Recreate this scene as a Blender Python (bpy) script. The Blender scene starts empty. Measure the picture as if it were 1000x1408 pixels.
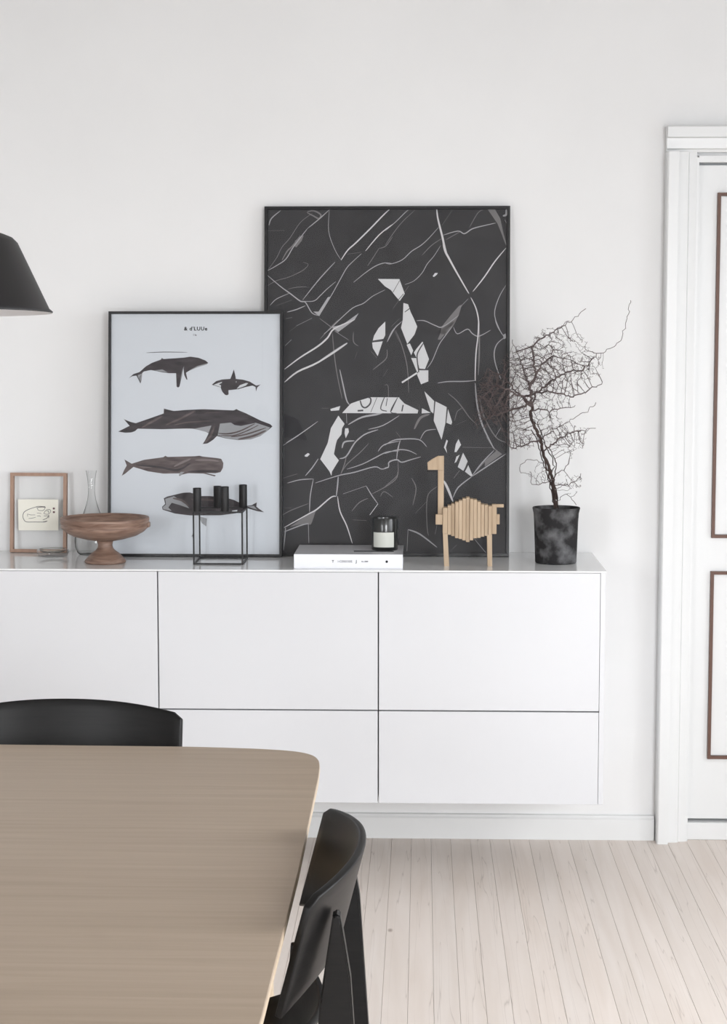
import bpy, bmesh, math, random
import numpy as np
from mathutils import Vector, Matrix
from mathutils.geometry import tessellate_polygon
random.seed(7)
SC = bpy.context.scene
C = SC.collection

# ------------------------------------------------------------------ camera
F_PX, PITCH, YAW = 2470.4, 0.096, 0.0326
cam_d = bpy.data.cameras.new('camera'); cam = bpy.data.objects.new('camera', cam_d); C.objects.link(cam)
fw = Vector((-math.sin(YAW)*math.cos(PITCH), math.cos(YAW)*math.cos(PITCH), -math.sin(PITCH)))
rt = Vector((math.cos(YAW), math.sin(YAW), 0)); up = rt.cross(fw)
cam.matrix_world = Matrix(((rt.x, up.x, -fw.x, .7145), (rt.y, up.y, -fw.y, -4.8004), (rt.z, up.z, -fw.z, 1.472), (0, 0, 0, 1)))
cam_d.sensor_fit = 'VERTICAL'; cam_d.sensor_height = 36; cam_d.lens = F_PX/1408*36
cam_d.clip_start = .05; cam_d.clip_end = 100
SC.camera = cam
# ------------------------------------------------------------------ world, daylight, exposure
w = bpy.data.worlds.new('overcast_sky'); SC.world = w; w.use_nodes = True
bg = w.node_tree.nodes['Background']; bg.inputs[0].default_value = (.90, .95, 1, 1); bg.inputs[1].default_value = 1.6
def area(name, loc, rot, sx, sy, power, col=(.955, .975, 1), spread=112):
    l = bpy.data.lights.new(name, 'AREA'); l.shape = 'RECTANGLE'; l.size = sx; l.size_y = sy
    l.energy = power; l.color = col; l.spread = math.radians(spread)
    o = bpy.data.objects.new(name, l); C.objects.link(o); o.location = loc; o.rotation_euler = rot
    return o
# daylight at unseen windows: right wall, behind the camera, and an added rear-left one
area('daylight_right_window', (3.34, -2.0, 1.45), (0, math.radians(62), 0), 1.7, 2.6, 52)
area('unseen_rear_light', (2.3, -6.84, 1.30), (math.radians(63), 0, 0), 1.4, 2.2, 150)
area('unseen_rear_light', (-2.0, -6.84, 1.30), (math.radians(63), 0, 0), 1.0, 2.2, 82)  # rear-left lamp added to even out the light across the back wall
SC.view_settings.view_transform = 'Standard'; SC.view_settings.look = 'None'
SC.view_settings.gamma = 1; SC.view_settings.use_curve_mapping = False
SC.view_settings.exposure = -0.38

# ------------------------------------------------------------------ helpers
def lin(r, g, b):
    f = lambda c: (c/255/12.92) if c/255 <= .04045 else ((c/255+.055)/1.055)**2.4
    return (f(r), f(g), f(b), 1)
def mat(name, col, rough=.5, spec=.5, **k):
    m = bpy.data.materials.new(name); m.use_nodes = True
    b = m.node_tree.nodes['Principled BSDF']
    b.inputs['Base Color'].default_value = col; b.inputs['Roughness'].default_value = rough
    b.inputs['Specular IOR Level'].default_value = spec
    for kk, v in k.items(): b.inputs[kk].default_value = v
    return m
def noise_mat(name, ca, cb, scale=(1, 1, 1), nscale=5, rough=.5, spec=.5, bump=0, detail=6, lo=.3, hi=.7, coord='Object', distort=0, coat=0, dist=.002):
    m = mat(name, ca, rough, spec); t = m.node_tree; n = t.nodes; b = n['Principled BSDF']
    tc = n.new('ShaderNodeTexCoord'); mp = n.new('ShaderNodeMapping'); mp.inputs['Scale'].default_value = scale
    no = n.new('ShaderNodeTexNoise'); no.inputs['Scale'].default_value = nscale; no.inputs['Detail'].default_value = detail
    no.inputs['Distortion'].default_value = distort
    cr = n.new('ShaderNodeValToRGB'); cr.color_ramp.elements[0].position = lo; cr.color_ramp.elements[1].position = hi
    cr.color_ramp.elements[0].color = ca; cr.color_ramp.elements[1].color = cb
    L = t.links.new
    L(tc.outputs[coord], mp.inputs[0]); L(mp.outputs[0], no.inputs['Vector']); L(no.outputs['Fac'], cr.inputs[0]); L(cr.outputs[0], b.inputs['Base Color'])
    if bump:
        bp = n.new('ShaderNodeBump'); bp.inputs['Strength'].default_value = bump; bp.inputs['Distance'].default_value = dist
        L(no.outputs['Fac'], bp.inputs['Height']); L(bp.outputs[0], b.inputs['Normal'])
    if coat: b.inputs['Coat Weight'].default_value = coat; b.inputs['Coat Roughness'].default_value = .1
    return m
def pane_mat(name, refl=1.0, tint=(1, 1, 1, 1)):
    # flat sheet of glass: transparent with a fresnel reflection
    m = bpy.data.materials.new(name); m.use_nodes = True; t = m.node_tree; n = t.nodes
    n.remove(n['Principled BSDF']); out = n['Material Output']
    tr = n.new('ShaderNodeBsdfTransparent'); tr.inputs[0].default_value = tint
    gl = n.new('ShaderNodeBsdfGlossy'); gl.inputs['Roughness'].default_value = .02
    fr = n.new('ShaderNodeFresnel'); fr.inputs[0].default_value = 1.45
    mu = n.new('ShaderNodeMath'); mu.operation = 'MULTIPLY'; mu.inputs[1].default_value = refl
    mx = n.new('ShaderNodeMixShader')
    ge = n.new('ShaderNodeNewGeometry'); inv = n.new('ShaderNodeMath'); inv.operation = 'SUBTRACT'; inv.inputs[0].default_value = 1
    m2 = n.new('ShaderNodeMath'); m2.operation = 'MULTIPLY'
    t.links.new(fr.outputs[0], mu.inputs[0]); t.links.new(ge.outputs['Backfacing'], inv.inputs[1])
    t.links.new(mu.outputs[0], m2.inputs[0]); t.links.new(inv.outputs[0], m2.inputs[1]); t.links.new(m2.outputs[0], mx.inputs[0])
    t.links.new(tr.outputs[0], mx.inputs[1]); t.links.new(gl.outputs[0], mx.inputs[2]); t.links.new(mx.outputs[0], out.inputs[0])
    return m

def add_box(bm, x0, x1, y0, y1, z0, z1):
    vs = [bm.verts.new(p) for p in ((x0,y0,z0),(x1,y0,z0),(x1,y1,z0),(x0,y1,z0),(x0,y0,z1),(x1,y0,z1),(x1,y1,z1),(x0,y1,z1))]
    for f in ((0,3,2,1),(4,5,6,7),(0,1,5,4),(1,2,6,5),(2,3,7,6),(3,0,4,7)): bm.faces.new([vs[i] for i in f])
    return bm
def box(*a, bev=0, seg=2):
    bm = bmesh.new(); add_box(bm, *a)
    if bev: bmesh.ops.bevel(bm, geom=bm.edges[:], offset=bev, segments=seg, affect='EDGES', profile=.5)
    return bm
def obj(name, bm, m, parent=None, smooth=False, loc=None):
    me = bpy.data.meshes.new(name)
    bmesh.ops.recalc_face_normals(bm, faces=bm.faces[:])
    bm.to_mesh(me); bm.free()
    return link(name, me, m, parent, smooth, loc)
def link(name, me, m, parent=None, smooth=False, loc=None):
    if m and not me.materials: me.materials.append(m)
    if smooth:
        for p in me.polygons: p.use_smooth = True
    o = bpy.data.objects.new(name, me); C.objects.link(o); o.parent = parent
    if loc: o.location = loc
    return o
def tag(o, label=None, cat=None, group=None, kind=None):
    if label: o['label'] = label
    if cat: o['category'] = cat
    if group: o['group'] = group
    if kind: o['kind'] = kind
    return o
def thing(name, label, cat, loc=(0, 0, 0), rot=(0, 0, 0), group=None):
    o = bpy.data.objects.new(name, None); C.objects.link(o); o.location = loc; o.rotation_euler = rot
    o.empty_display_size = .1
    return tag(o, label, cat, group)
def struct(o): o['kind'] = 'structure'; return o
def lathe(prof, n=48, cx=0, cy=0):
    bm = bmesh.new(); rings = []
    for r, z in prof:
        if r < 1e-6: rings.append([bm.verts.new((cx, cy, z))])
        else: rings.append([bm.verts.new((cx+r*math.cos(2*math.pi*i/n), cy+r*math.sin(2*math.pi*i/n), z)) for i in range(n)])
    for a, b in zip(rings, rings[1:]):
        for i in range(n):
            j = (i+1) % n
            if len(a) == 1 and len(b) == 1: continue
            if len(a) == 1: bm.faces.new((a[0], b[i], b[j]))
            elif len(b) == 1: bm.faces.new((a[i], b[0], a[j]))
            else: bm.faces.new((a[i], a[j], b[j], b[i]))
    return bm
def tube(bm, pts, rad, n=6, cap=True):
    pts = [Vector([float(c) for c in p]) for p in pts]; rs = [float(r) for r in rad] if hasattr(rad, '__len__') else [rad]*len(pts)
    rings = []; ref = Vector((.13, .98, .21))
    for i, p in enumerate(pts):
        d = (pts[min(i+1, len(pts)-1)]-pts[max(i-1, 0)]).normalized()
        a = d.cross(ref)
        if a.length < .05: a = d.cross(Vector((1, 0, 0)))
        a.normalize(); b = d.cross(a)
        rings.append([bm.verts.new(p+rs[i]*(a*math.cos(2*math.pi*k/n)+b*math.sin(2*math.pi*k/n))) for k in range(n)])
    for r, s in zip(rings, rings[1:]):
        for k in range(n): bm.faces.new((r[k], r[(k+1) % n], s[(k+1) % n], s[k]))
    if cap: bm.faces.new(rings[0][::-1]); bm.faces.new(rings[-1])
def prism(poly, axis, a, b):
    """extrude a 2-D polygon; axis 'y': poly is (x,z), 'z': poly is (x,y), 'x': poly is (y,z)"""
    mk = {'y': lambda p, t: (p[0], t, p[1]), 'z': lambda p, t: (p[0], p[1], t), 'x': lambda p, t: (t, p[0], p[1])}[axis]
    bm = bmesh.new()
    v0 = [bm.verts.new(mk(p, a)) for p in poly]; v1 = [bm.verts.new(mk(p, b)) for p in poly]
    n = len(poly)
    for i in range(n): bm.faces.new((v0[i], v0[(i+1) % n], v1[(i+1) % n], v1[i]))
    tri = tessellate_polygon([[Vector((p[0], p[1], 0)) for p in poly]])
    for t in tri:
        bm.faces.new([v0[i] for i in t]); bm.faces.new([v1[i] for i in t][::-1])
    return bm

# ------------------------------------------------------------------ materials
M = {}
M['wall'] = noise_mat('wall_paint', lin(235, 235, 235), lin(238, 238, 238), nscale=3, rough=.85, spec=.2)
M['ceil'] = mat('ceiling_paint', lin(205, 204, 202), .9, .1)
M['trim'] = mat('white_gloss_trim', lin(228, 229, 229), .35, .45)
M['cab'] = mat('white_lacquer', lin(217, 218, 221), .22, .45)
M['cabbody'] = mat('cabinet_carcass', lin(190, 190, 190), .6, .3)
M['ctop'] = mat('glossy_glass_top', lin(238, 239, 240), .06, .55)
M['black'] = mat('black_metal', lin(22, 22, 24), .45, .4)
M['frame'] = mat('black_frame', lin(20, 20, 22), .4, .4)
M['brown'] = mat('brown_moulding', lin(98, 68, 55), .45, .4)
M['glass'] = pane_mat('poster_glass')
M['thin'] = pane_mat('clear_pane', 1.0, (.985, .988, .988, 1))
M['winglass'] = pane_mat('window_glass', .6)
M['blackwood'] = noise_mat('black_stained_ash', lin(7, 7, 8), lin(17, 16, 16), (1, 1, 14), 18, rough=.42, spec=.30, bump=.12, dist=.001)
M['lampblack'] = mat('matt_black_shade', lin(24, 23, 25), .5, .4)
M['lampin'] = mat('white_enamel', lin(225, 225, 228), .5)
M['oak'] = noise_mat('oak_veneer', lin(166, 148, 128), lin(182, 164, 145), (1.2, 26, 4), 2.2, rough=.42, spec=.4, bump=.02, detail=8, lo=.25, hi=.75, distort=.4, dist=.001)
M['oakedge'] = noise_mat('pale_oak_edge', lin(190, 171, 147), lin(204, 187, 163), (2, 2, 30), 6, rough=.5)
M['walnut'] = noise_mat('turned_walnut', lin(112, 86, 73), lin(156, 130, 115), (3, 3, 26), 4, rough=.42, spec=.4, detail=8, distort=1.2)
M['palewood'] = noise_mat('pale_birch', lin(174, 152, 127), lin(192, 171, 146), (14, 14, 1.5), 6, rough=.6, spec=.3)
M['beech'] = noise_mat('beech_frame', lin(150, 118, 100), lin(172, 140, 120), (12, 12, 2), 5, rough=.5)
def vessel_glass():
    m = pane_mat('clear_glass', 2.2); t = m.node_tree; n = t.nodes
    lw = n.new('ShaderNodeLayerWeight'); lw.inputs[0].default_value = .35
    cr = n.new('ShaderNodeValToRGB'); cr.color_ramp.elements[0].color = (.95, .955, .955, 1); cr.color_ramp.elements[1].color = (.30, .30, .29, 1); cr.color_ramp.elements[0].position = .35
    t.links.new(lw.outputs['Facing'], cr.inputs[0])
    t.links.new(cr.outputs[0], [x for x in n if x.type == 'BSDF_TRANSPARENT'][0].inputs[0]); return m
M['glasssolid'] = vessel_glass()
M['pot'] = noise_mat('aged_black_clay', lin(44, 43, 44), lin(122, 122, 124), (1, 1, 1), 24, rough=.85, spec=.2, bump=.4, detail=12, lo=.44, hi=.76)
M['soil'] = noise_mat('dark_soil', lin(22, 18, 16), lin(45, 38, 32), nscale=60, rough=1, bump=1)
M['bark'] = noise_mat('dark_bark', lin(58, 48, 46), lin(84, 72, 68), nscale=40, rough=.85, spec=.2)
M['twig'] = noise_mat('twig_bark', lin(84, 74, 74), lin(112, 101, 99), nscale=30, rough=.8, spec=.2)
M['book'] = mat('white_book_cloth', lin(236, 237, 242), .4, .4)
M['bookgrey'] = mat('book_cover_print', lin(200, 200, 204), .35, .4)
M['paper'] = mat('page_block', lin(226, 224, 219), .8)
M['ink'] = mat('black_ink', lin(30, 30, 32), .7, .2)
M['greyink'] = mat('grey_ink', lin(120, 120, 124), .7, .2)
M['label'] = mat('white_paper_label', lin(205, 207, 200), .6)
M['jar'] = mat('black_glass_jar', lin(8, 12, 13), .3, .6, **{'Coat Weight': .5})
M['cork'] = mat('backing_board', lin(120, 100, 80), .9)

# ------------------------------------------------------------------ the room
XL, XR, YB, YF, H = -2.6, 3.1, .42, -6.6, 2.75
def wall_with_hole(name, fixed, a0, a1, holes, axis, th=.12, z1=H):
    """wall slab normal to axis 'x' or 'y', inner face at fixed, holes = (a0,a1,z0,z1)"""
    bm = bmesh.new(); f0, f1 = sorted((fixed, fixed+th))
    def b(p, q, r, s):
        if q-p < 1e-5 or s-r < 1e-5: return
        add_box(bm, *((p, q, f0, f1, r, s) if axis == 'y' else (f0, f1, p, q, r, s)))
    cur = a0
    for h in sorted(holes):
        b(cur, h[0], 0, z1); b(h[0], h[1], 0, h[2]); b(h[0], h[1], h[3], z1); cur = h[1]
    b(cur, a1, 0, z1)
    return struct(obj(name, bm, M['wall']))
wall_with_hole('wall_back', YB, XL, XR, [(1.49, 2.36, 0, 1.985)], 'y', .14)
wall_with_hole('wall_right', XR, YF, YB, [(-3.25, -.75, .65, 2.3)], 'x')
wall_with_hole('wall_front', YF, XL, XR, [(-2.45, -1.55, .25, 2.3), (1.65, 2.95, .25, 2.3)], 'y', -.12)
wall_with_hole('wall_left', XL, YF, YB, [], 'x', -.12)
struct(obj('ceiling', box(XL, XR, YF, YB, H, H+.1), M['ceil']))
def window(name, axis, fixed, a0, a1, z0, z1, n):
    root = thing(name, None, None); root['kind'] = 'structure'
    bm = bmesh.new()
    def b(p, q, r, s, d0, d1):
        lo, hi = sorted((fixed+d0, fixed+d1))
        add_box(bm, *((p, q, lo, hi, r, s) if axis == 'y' else (lo, hi, p, q, r, s))) if 0 else obj('window_frame', box(*((p, q, lo, hi, r, s) if axis == 'y' else (lo, hi, p, q, r, s))), M['trim'], root)
    s = 1 if (axis == 'x') else -1
    t = .06
    b(a0, a1, z0, z0+t, .02*s, .08*s); b(a0, a1, z1-t, z1, .02*s, .08*s)
    b(a0, a0+t, z0+t, z1-t, .02*s, .08*s); b(a1-t, a1, z0+t, z1-t, .02*s, .08*s)
    for i in range(1, n):
        c = a0+(a1-a0)*i/n; b(c-.035, c+.035, z0+t, z1-t, .02*s, .08*s)
    bm.free()
    for i in range(n):
        p = a0+(a1-a0)*i/n+(t if i == 0 else .035); q = a0+(a1-a0)*(i+1)/n-(t if i == n-1 else .035)
        g = bmesh.new(); lo, hi = sorted((fixed+.046*s, fixed+.050*s))
        add_box(g, *((p, q, lo, hi, z0+t, z1-t) if axis == 'y' else (lo, hi, p, q, z0+t, z1-t)))
        obj('pane', g, M['winglass'], root)
window('window_1', 'x', XR, -3.25, -.75, .65, 2.3, 3)
window('window_2', 'y', YF, 1.65, 2.95, .25, 2.3, 2)
window('added_rear_window', 'y', YF, -2.45, -1.55, .25, 2.3, 1)  # unseen opening added with its lamp to balance the light from the right

# floor: sub-floor and boards running towards the back wall
floor = struct(obj('floor', box(XL, XR, YF, YB+.5, -.06, -.021), mat('subfloor', lin(60, 50, 44), .9)))
def plank_material():
    m = mat('white_soaped_pine', lin(222, 212, 203), .48, .35); t = m.node_tree; n = t.nodes; L = t.links.new; b = n['Principled BSDF']
    geo = n.new('ShaderNodeNewGeometry'); oi = n.new('ShaderNodeObjectInfo')
    add = n.new('ShaderNodeVectorMath'); add.operation = 'ADD'
    sc = n.new('ShaderNodeCombineXYZ'); mul = n.new('ShaderNodeMath'); mul.operation = 'MULTIPLY'; mul.inputs[1].default_value = 40
    L(oi.outputs['Random'], mul.inputs[0]); L(mul.outputs[0], sc.inputs[1]); L(mul.outputs[0], sc.inputs[2])
    L(geo.outputs['Position'], add.inputs[0]); L(sc.outputs[0], add.inputs[1])
    def noise(scale, ns, det=5, dis=0):
        mp = n.new('ShaderNodeMapping'); mp.inputs['Scale'].default_value = scale
        no = n.new('ShaderNodeTexNoise'); no.inputs['Scale'].default_value = ns; no.inputs['Detail'].default_value = det; no.inputs['Distortion'].default_value = dis
        L(add.outputs[0], mp.inputs[0]); L(mp.outputs[0], no.inputs['Vector']); return no
    def ramp(src, p0, p1, c0, c1):
        r = n.new('ShaderNodeValToRGB'); r.color_ramp.elements[0].position = p0; r.color_ramp.elements[1].position = p1
        r.color_ramp.elements[0].color = c0; r.color_ramp.elements[1].color = c1; L(src, r.inputs[0]); return r
    g1 = ramp(noise((9, .7, 1), 2.5, 6, .6).outputs['Fac'], .3, .7, lin(231, 220, 211), lin(241, 232, 225))
    tint = ramp(oi.outputs['Random'], 0, 1, (.95, .95, .95, 1), (1.0, .985, .975, 1))
    mx = n.new('ShaderNodeMix'); mx.data_type = 'RGBA'; mx.blend_type = 'MULTIPLY'; mx.inputs[0].default_value = 1
    L(g1.outputs[0], mx.inputs[6]); L(tint.outputs[0], mx.inputs[7])
    # knots
    vo = n.new('ShaderNodeTexVoronoi'); vo.inputs['Scale'].default_value = 1
    mp = n.new('ShaderNodeMapping'); mp.inputs['Scale'].default_value = (5.2, 2.3, 1); L(add.outputs[0], mp.inputs[0]); L(mp.outputs[0], vo.inputs['Vector'])
    kn = ramp(vo.outputs['Distance'], .02, .05, (1, 1, 1, 1), (0, 0, 0, 1))
    m2 = n.new('ShaderNodeMix'); m2.data_type = 'RGBA'; L(kn.outputs[0], m2.inputs[0]); L(mx.outputs[2], m2.inputs[6]); m2.inputs[7].default_value = lin(132, 110, 96)
    # hairline cracks along the grain
    cn = noise((16, .35, 1), 2.2, 2, .3)
    ck = n.new('ShaderNodeMath'); ck.operation = 'SUBTRACT'; ck.inputs[1].default_value = .5; L(cn.outputs['Fac'], ck.inputs[0])
    ab = n.new('ShaderNodeMath'); ab.operation = 'ABSOLUTE'; L(ck.outputs[0], ab.inputs[0])
    cr = ramp(ab.outputs[0], .0, .006, (.35, .35, .35, 1), (0, 0, 0, 1))
    m3 = n.new('ShaderNodeMix'); m3.data_type = 'RGBA'; L(cr.outputs[0], m3.inputs[0]); L(m2.outputs[2], m3.inputs[6]); m3.inputs[7].default_value = lin(150, 134, 122)
    L(m3.outputs[2], b.inputs['Base Color'])
    return m
pm = plank_material()
PW = .0578; X0 = .918
k0 = math.ceil((XL-X0)/PW); k1 = math.floor((XR-X0)/PW)
bmk = {}
def plank_mesh(L):
    if L not in bmk:
        bm = box(-PW/2+.0003, PW/2-.0003, 0, L-.0008, -.02, 0, bev=.0004, seg=1)
        me = bpy.data.meshes.new('plank'); bmesh.ops.recalc_face_normals(bm, faces=bm.faces[:]); bm.to_mesh(me); bm.free(); me.materials.append(pm); bmk[L] = me
    return bmk[L]
LS = [1.2, 1.8, 2.4, 3.0]
for k in range(k0, k1):
    y = YF+.001; first = random.choice(LS)
    seg = []
    rest = YB-YF-.002
    while rest > 3.6:
        L = random.choice(LS[1:]); seg.append(L); rest -= L
    seg.insert(random.randint(0, len(seg)), round(rest, 3))
    for L in seg:
        link('plank', plank_mesh(L), None, floor, loc=(X0+PW*(k+.5), y, -.0002*random.random())); y += L

# skirting and door
def board_profile(x0, x1):
    prof = [(YB, 0), (YB-.016, 0), (YB-.016, .062), (YB-.012, .067), (YB-.010, .072), (YB, .074)]
    return prism(prof, 'x', x0, x1)
struct(obj('baseboard_back', board_profile(XL, 1.402), M['trim']))
struct(obj('baseboard_left', box(XL, XL+.016, YF, YB-.016, 0, .072, bev=.002), M['trim']))
struct(obj('baseboard_right', box(XR-.016, XR, YF, YB, 0, .072, bev=.002), M['trim']))
struct(obj('baseboard_back', board_profile(2.46, XR-.016), M['trim']))
# door casing (stepped profile) - left, right, head
cas = struct(thing('trim_1', None, None))
def casing_v(x_out, x_in, sgn):
    # profile in (x, y): outer band proud, inner band a step lower
    a = [(x_out, YB), (x_out, YB-.052), (x_out+sgn*.004, YB-.056), (x_out+sgn*.032, YB-.056), (x_out+sgn*.034, YB-.036),
         (x_out+sgn*.062, YB-.034), (x_out+sgn*.066, YB-.026), (x_in, YB-.024), (x_in, YB)]
    return prism(a, 'z', 0, 1.999)
obj('casing_board', casing_v(1.405, 1.492, 1), M['trim'], cas)
obj('casing_board', casing_v(2.452, 2.365, -1), M['trim'], cas)
zt = 2.071
hd = [(YB, 1.999), (YB-.024, 1.999), (YB-.026, 2.006), (YB-.034, 2.009), (YB-.036, 2.037), (YB-.056, 2.039), (YB-.056, zt-.004), (YB-.052, zt), (YB, zt)]
obj('head_board', prism(hd, 'x', 1.405, 2.452), M['trim'], cas)
obj('jamb', box(1.478, 1.499, YB-.02, YB+.13, 0, 1.985), M['trim'], cas)
obj('jamb', box(2.351, 2.372, YB-.02, YB+.13, 0, 1.985), M['trim'], cas)
obj('head_jamb', box(1.499, 2.351, YB-.018, YB+.13, 1.972, 1.990), M['trim'], cas)
struct(obj('trim_2', box(1.499, 2.351, YB-.005, YB+.13, 0, .052, bev=.003), M['trim']))   # threshold
struct(obj('wall_corridor', box(1.2, 2.7, YB+.50, YB+.56, -.02, 2.3), M['wall']))
door = struct(thing('door_1', None, None, (1.501, YB+.012, .060)))
DW, DH = .846, 1.906
obj('door_leaf', box(0, DW, 0, .04, 0, DH, bev=.0015), M['trim'], door)
def ring(bm, x0, x1, z0, z1, wx, y0, y1, wb=None):
    wb = wb or wx
    add_box(bm, x0, x1, y0, y1, z0, z0+wb); add_box(bm, x0, x1, y0, y1, z1-wx, z1)
    add_box(bm, x0, x0+wx, y0, y1, z0+wb, z1-wx); add_box(bm, x1-wx, x1, y0, y1, z0+wb, z1-wx)
for (z0, z1) in ((.896, 1.888), (.242, .798)):
    z0 -= .060; z1 -= .060; x0 = .056; x1 = DW-.056
    for b_ in ((x0, x1, z0, z0+.009), (x0, x1, z1-.009, z1), (x0, x0+.009, z0+.009, z1-.009), (x1-.009, x1, z0+.009, z1-.009)):
        obj('moulding', box(b_[0], b_[1], -.012, .002, b_[2], b_[3]), M['brown'], door)
    obj('panel', box(x0+.010, x1-.010, -.003, .001, z0+.010, z1-.010, bev=.001), M['trim'], door)
bm = bmesh.new(); tube(bm, [(DW-.05, 0, .95), (DW-.05, -.05, .95), (DW-.06, -.055, .95), (DW-.17, -.055, .95)], .008, 10)
hn = obj('door_handle', bm, M['brown'], door, True)

# ------------------------------------------------------------------ sideboard
CT = .852; CB = .212
UN = ['leftmost white handleless unit of the wall-hung sideboard, cut off by the left edge',
      'white handleless sideboard unit under the wooden bowl, behind the black chair back',
      'white handleless sideboard unit under the candle holder and most of the book',
      'rightmost white handleless sideboard unit, under the wooden giraffe and potted plant']
for i, x in enumerate((-1.2, -.6, 0, .598)):
    wd = .6 if i < 2 else .598
    u = thing('cabinet', UN[i], 'cabinet', (x, 0, CB), group='wall-hung sideboard units')
    obj('body', box(.001, wd-.001, .021, YB-.002, 0, CT-CB-.006), M['cabbody'], u)
    obj('door', box(.0016, wd-.0016, 0, .019, .258, CT-CB-.0060, bev=.0012), M['cab'], u)
    obj('drawer', box(.0016, wd-.0016, 0, .019, 0, .2545, bev=.0012), M['cab'], u)
tag(obj('end_panel', box(1.1954, 1.209, .001, YB-.001, CB, CT-.005, bev=.0008), M['cab']), 'thin white end panel closing the right side of the sideboard', 'panel')
tag(obj('worktop', box(-1.2, 1.211, -.001, YB-.001, CT-.005, CT, bev=.0008), M['ctop']), 'continuous glossy pale top slab lying along the white sideboard', 'worktop')

# ------------------------------------------------------------------ posters
class Art:
    """flat print: maps measured picture corners to the sheet's own width and height"""
    def __init__(s, tl, tr, br, bl, w, h): s.c = (tl, tr, br, bl); s.w = w; s.h = h
    def __call__(s, x, y):
        tl, tr, br, bl = s.c; u, v = .5, .5
        for _ in range(4):
            lx = tl[0]+(bl[0]-tl[0])*v; rx = tr[0]+(br[0]-tr[0])*v; u = (x-lx)/(rx-lx)
            ty = tl[1]+(tr[1]-tl[1])*u; by = bl[1]+(br[1]-bl[1])*u; v = (y-ty)/(by-ty)
        return ((u-.5)*s.w, (1-v)*s.h)
def clip(p, w, h, m): return (max(-w/2+m, min(w/2-m, p[0])), max(m, min(h-m, p[1])))
def add_poly(bm, pts, y):
    vs = [bm.verts.new((p[0], y, p[1])) for p in pts]
    for t in tessellate_polygon([[Vector((p[0], p[1], 0)) for p in pts]]):
        try: bm.faces.new([vs[i] for i in t])
        except ValueError: pass
def smooth_line(pts, n=4):
    if len(pts) < 3: return pts
    out = []
    for i in range(len(pts)-1):
        p0 = pts[max(i-1, 0)]; p1 = pts[i]; p2 = pts[i+1]; p3 = pts[min(i+2, len(pts)-1)]
        for k in range(n):
            t = k/n
            out.append(tuple(.5*((2*p1[j])+(-p0[j]+p2[j])*t+(2*p0[j]-5*p1[j]+4*p2[j]-p3[j])*t*t+(-p0[j]+3*p1[j]-3*p2[j]+p3[j])*t**3) for j in (0, 1)))
    out.append(pts[-1]); return out
def add_ribbon(bm, pts, wd, y, taper=.35, sm=True):
    if sm: pts = smooth_line(pts)
    n = len(pts); L = []; R = []
    for i, p in enumerate(pts):
        a = pts[max(i-1, 0)]; b = pts[min(i+1, n-1)]; dx, dz = b[0]-a[0], b[1]-a[1]; l = math.hypot(dx, dz) or 1
        t = i/(n-1); ww = wd*.5*(taper+(1-taper)*math.sin(math.pi*t)**.6)
        L.append(bm.verts.new((p[0]-dz/l*ww, y, p[1]+dx/l*ww))); R.append(bm.verts.new((p[0]+dz/l*ww, y, p[1]-dx/l*ww)))
    for i in range(n-1): bm.faces.new((L[i], L[i+1], R[i+1], R[i]))
def picture_frame(root, w, h, bar, dep, fm, gap=.0, back=True):
    bm = bmesh.new()
    o = [(-w/2, 0), (w/2, 0), (w/2, h), (-w/2, h)]; inn = [(-w/2+bar, bar), (w/2-bar, bar), (w/2-bar, h-bar), (-w/2+bar, h-bar)]
    vo = [[bm.verts.new((p[0], y, p[1])) for p in o] for y in (-dep, 0)]; vi = [[bm.verts.new((p[0], y, p[1])) for p in inn] for y in (-dep, 0)]
    for i in range(4):
        j = (i+1) % 4
        bm.faces.new((vo[0][i], vo[0][j], vi[0][j], vi[0][i])); bm.faces.new((vo[1][j], vo[1][i], vi[1][i], vi[1][j]))
        bm.faces.new((vo[0][j], vo[0][i], vo[1][i], vo[1][j])); bm.faces.new((vi[0][i], vi[0][j], vi[1][j], vi[1][i]))
    return obj('frame', bm, fm, root)

# large marble letter poster
LW, LH = .703, 1.0
th = math.asin(.088/LH)
big = thing('framed_poster', 'large black framed poster of white veined black marble with a broken white letter A', 'poster', (.6125, .328, CT), (-th, 0, 0))
picture_frame(big, LW, LH, .008, .022, M['frame'])
obj('backing', box(-LW/2+.008, LW/2-.008, -.010, -.004, .008, LH-.008), M['cork'], big)
M['marble'] = noise_mat('black_marble_print', lin(40, 40, 43), lin(50, 50, 53), nscale=9, rough=.6, spec=.3, detail=8, distort=1)
prt = obj('print', box(-LW/2+.0081, LW/2-.0081, -.0125, -.0101, .0081, LH-.0081), M['marble'], big)
obj('glass_pane', box(-LW/2+.0085, LW/2-.0085, -.0185, -.0165, .0085, LH-.0085), M['glass'], big)
A1 = Art((365, 286), (700, 283), (700, 765), (365, 765), LW, LH)
CR = {'A': (360, 280, 5.5556), 'B': (530, 280, 5.5556), 'C': (380, 440, 5.882), 'D': (530, 440, 5.5556), 'E': (380, 600, 5.882), 'F': (530, 600, 5.5556)}
def cv(c, pts):
    ox, oy, s = CR[c]; return [clip(A1(ox+x/s, oy+y/s), LW, LH, .0085) for x, y in pts]
veins = {0: [], 1: [], 2: []}
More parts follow.
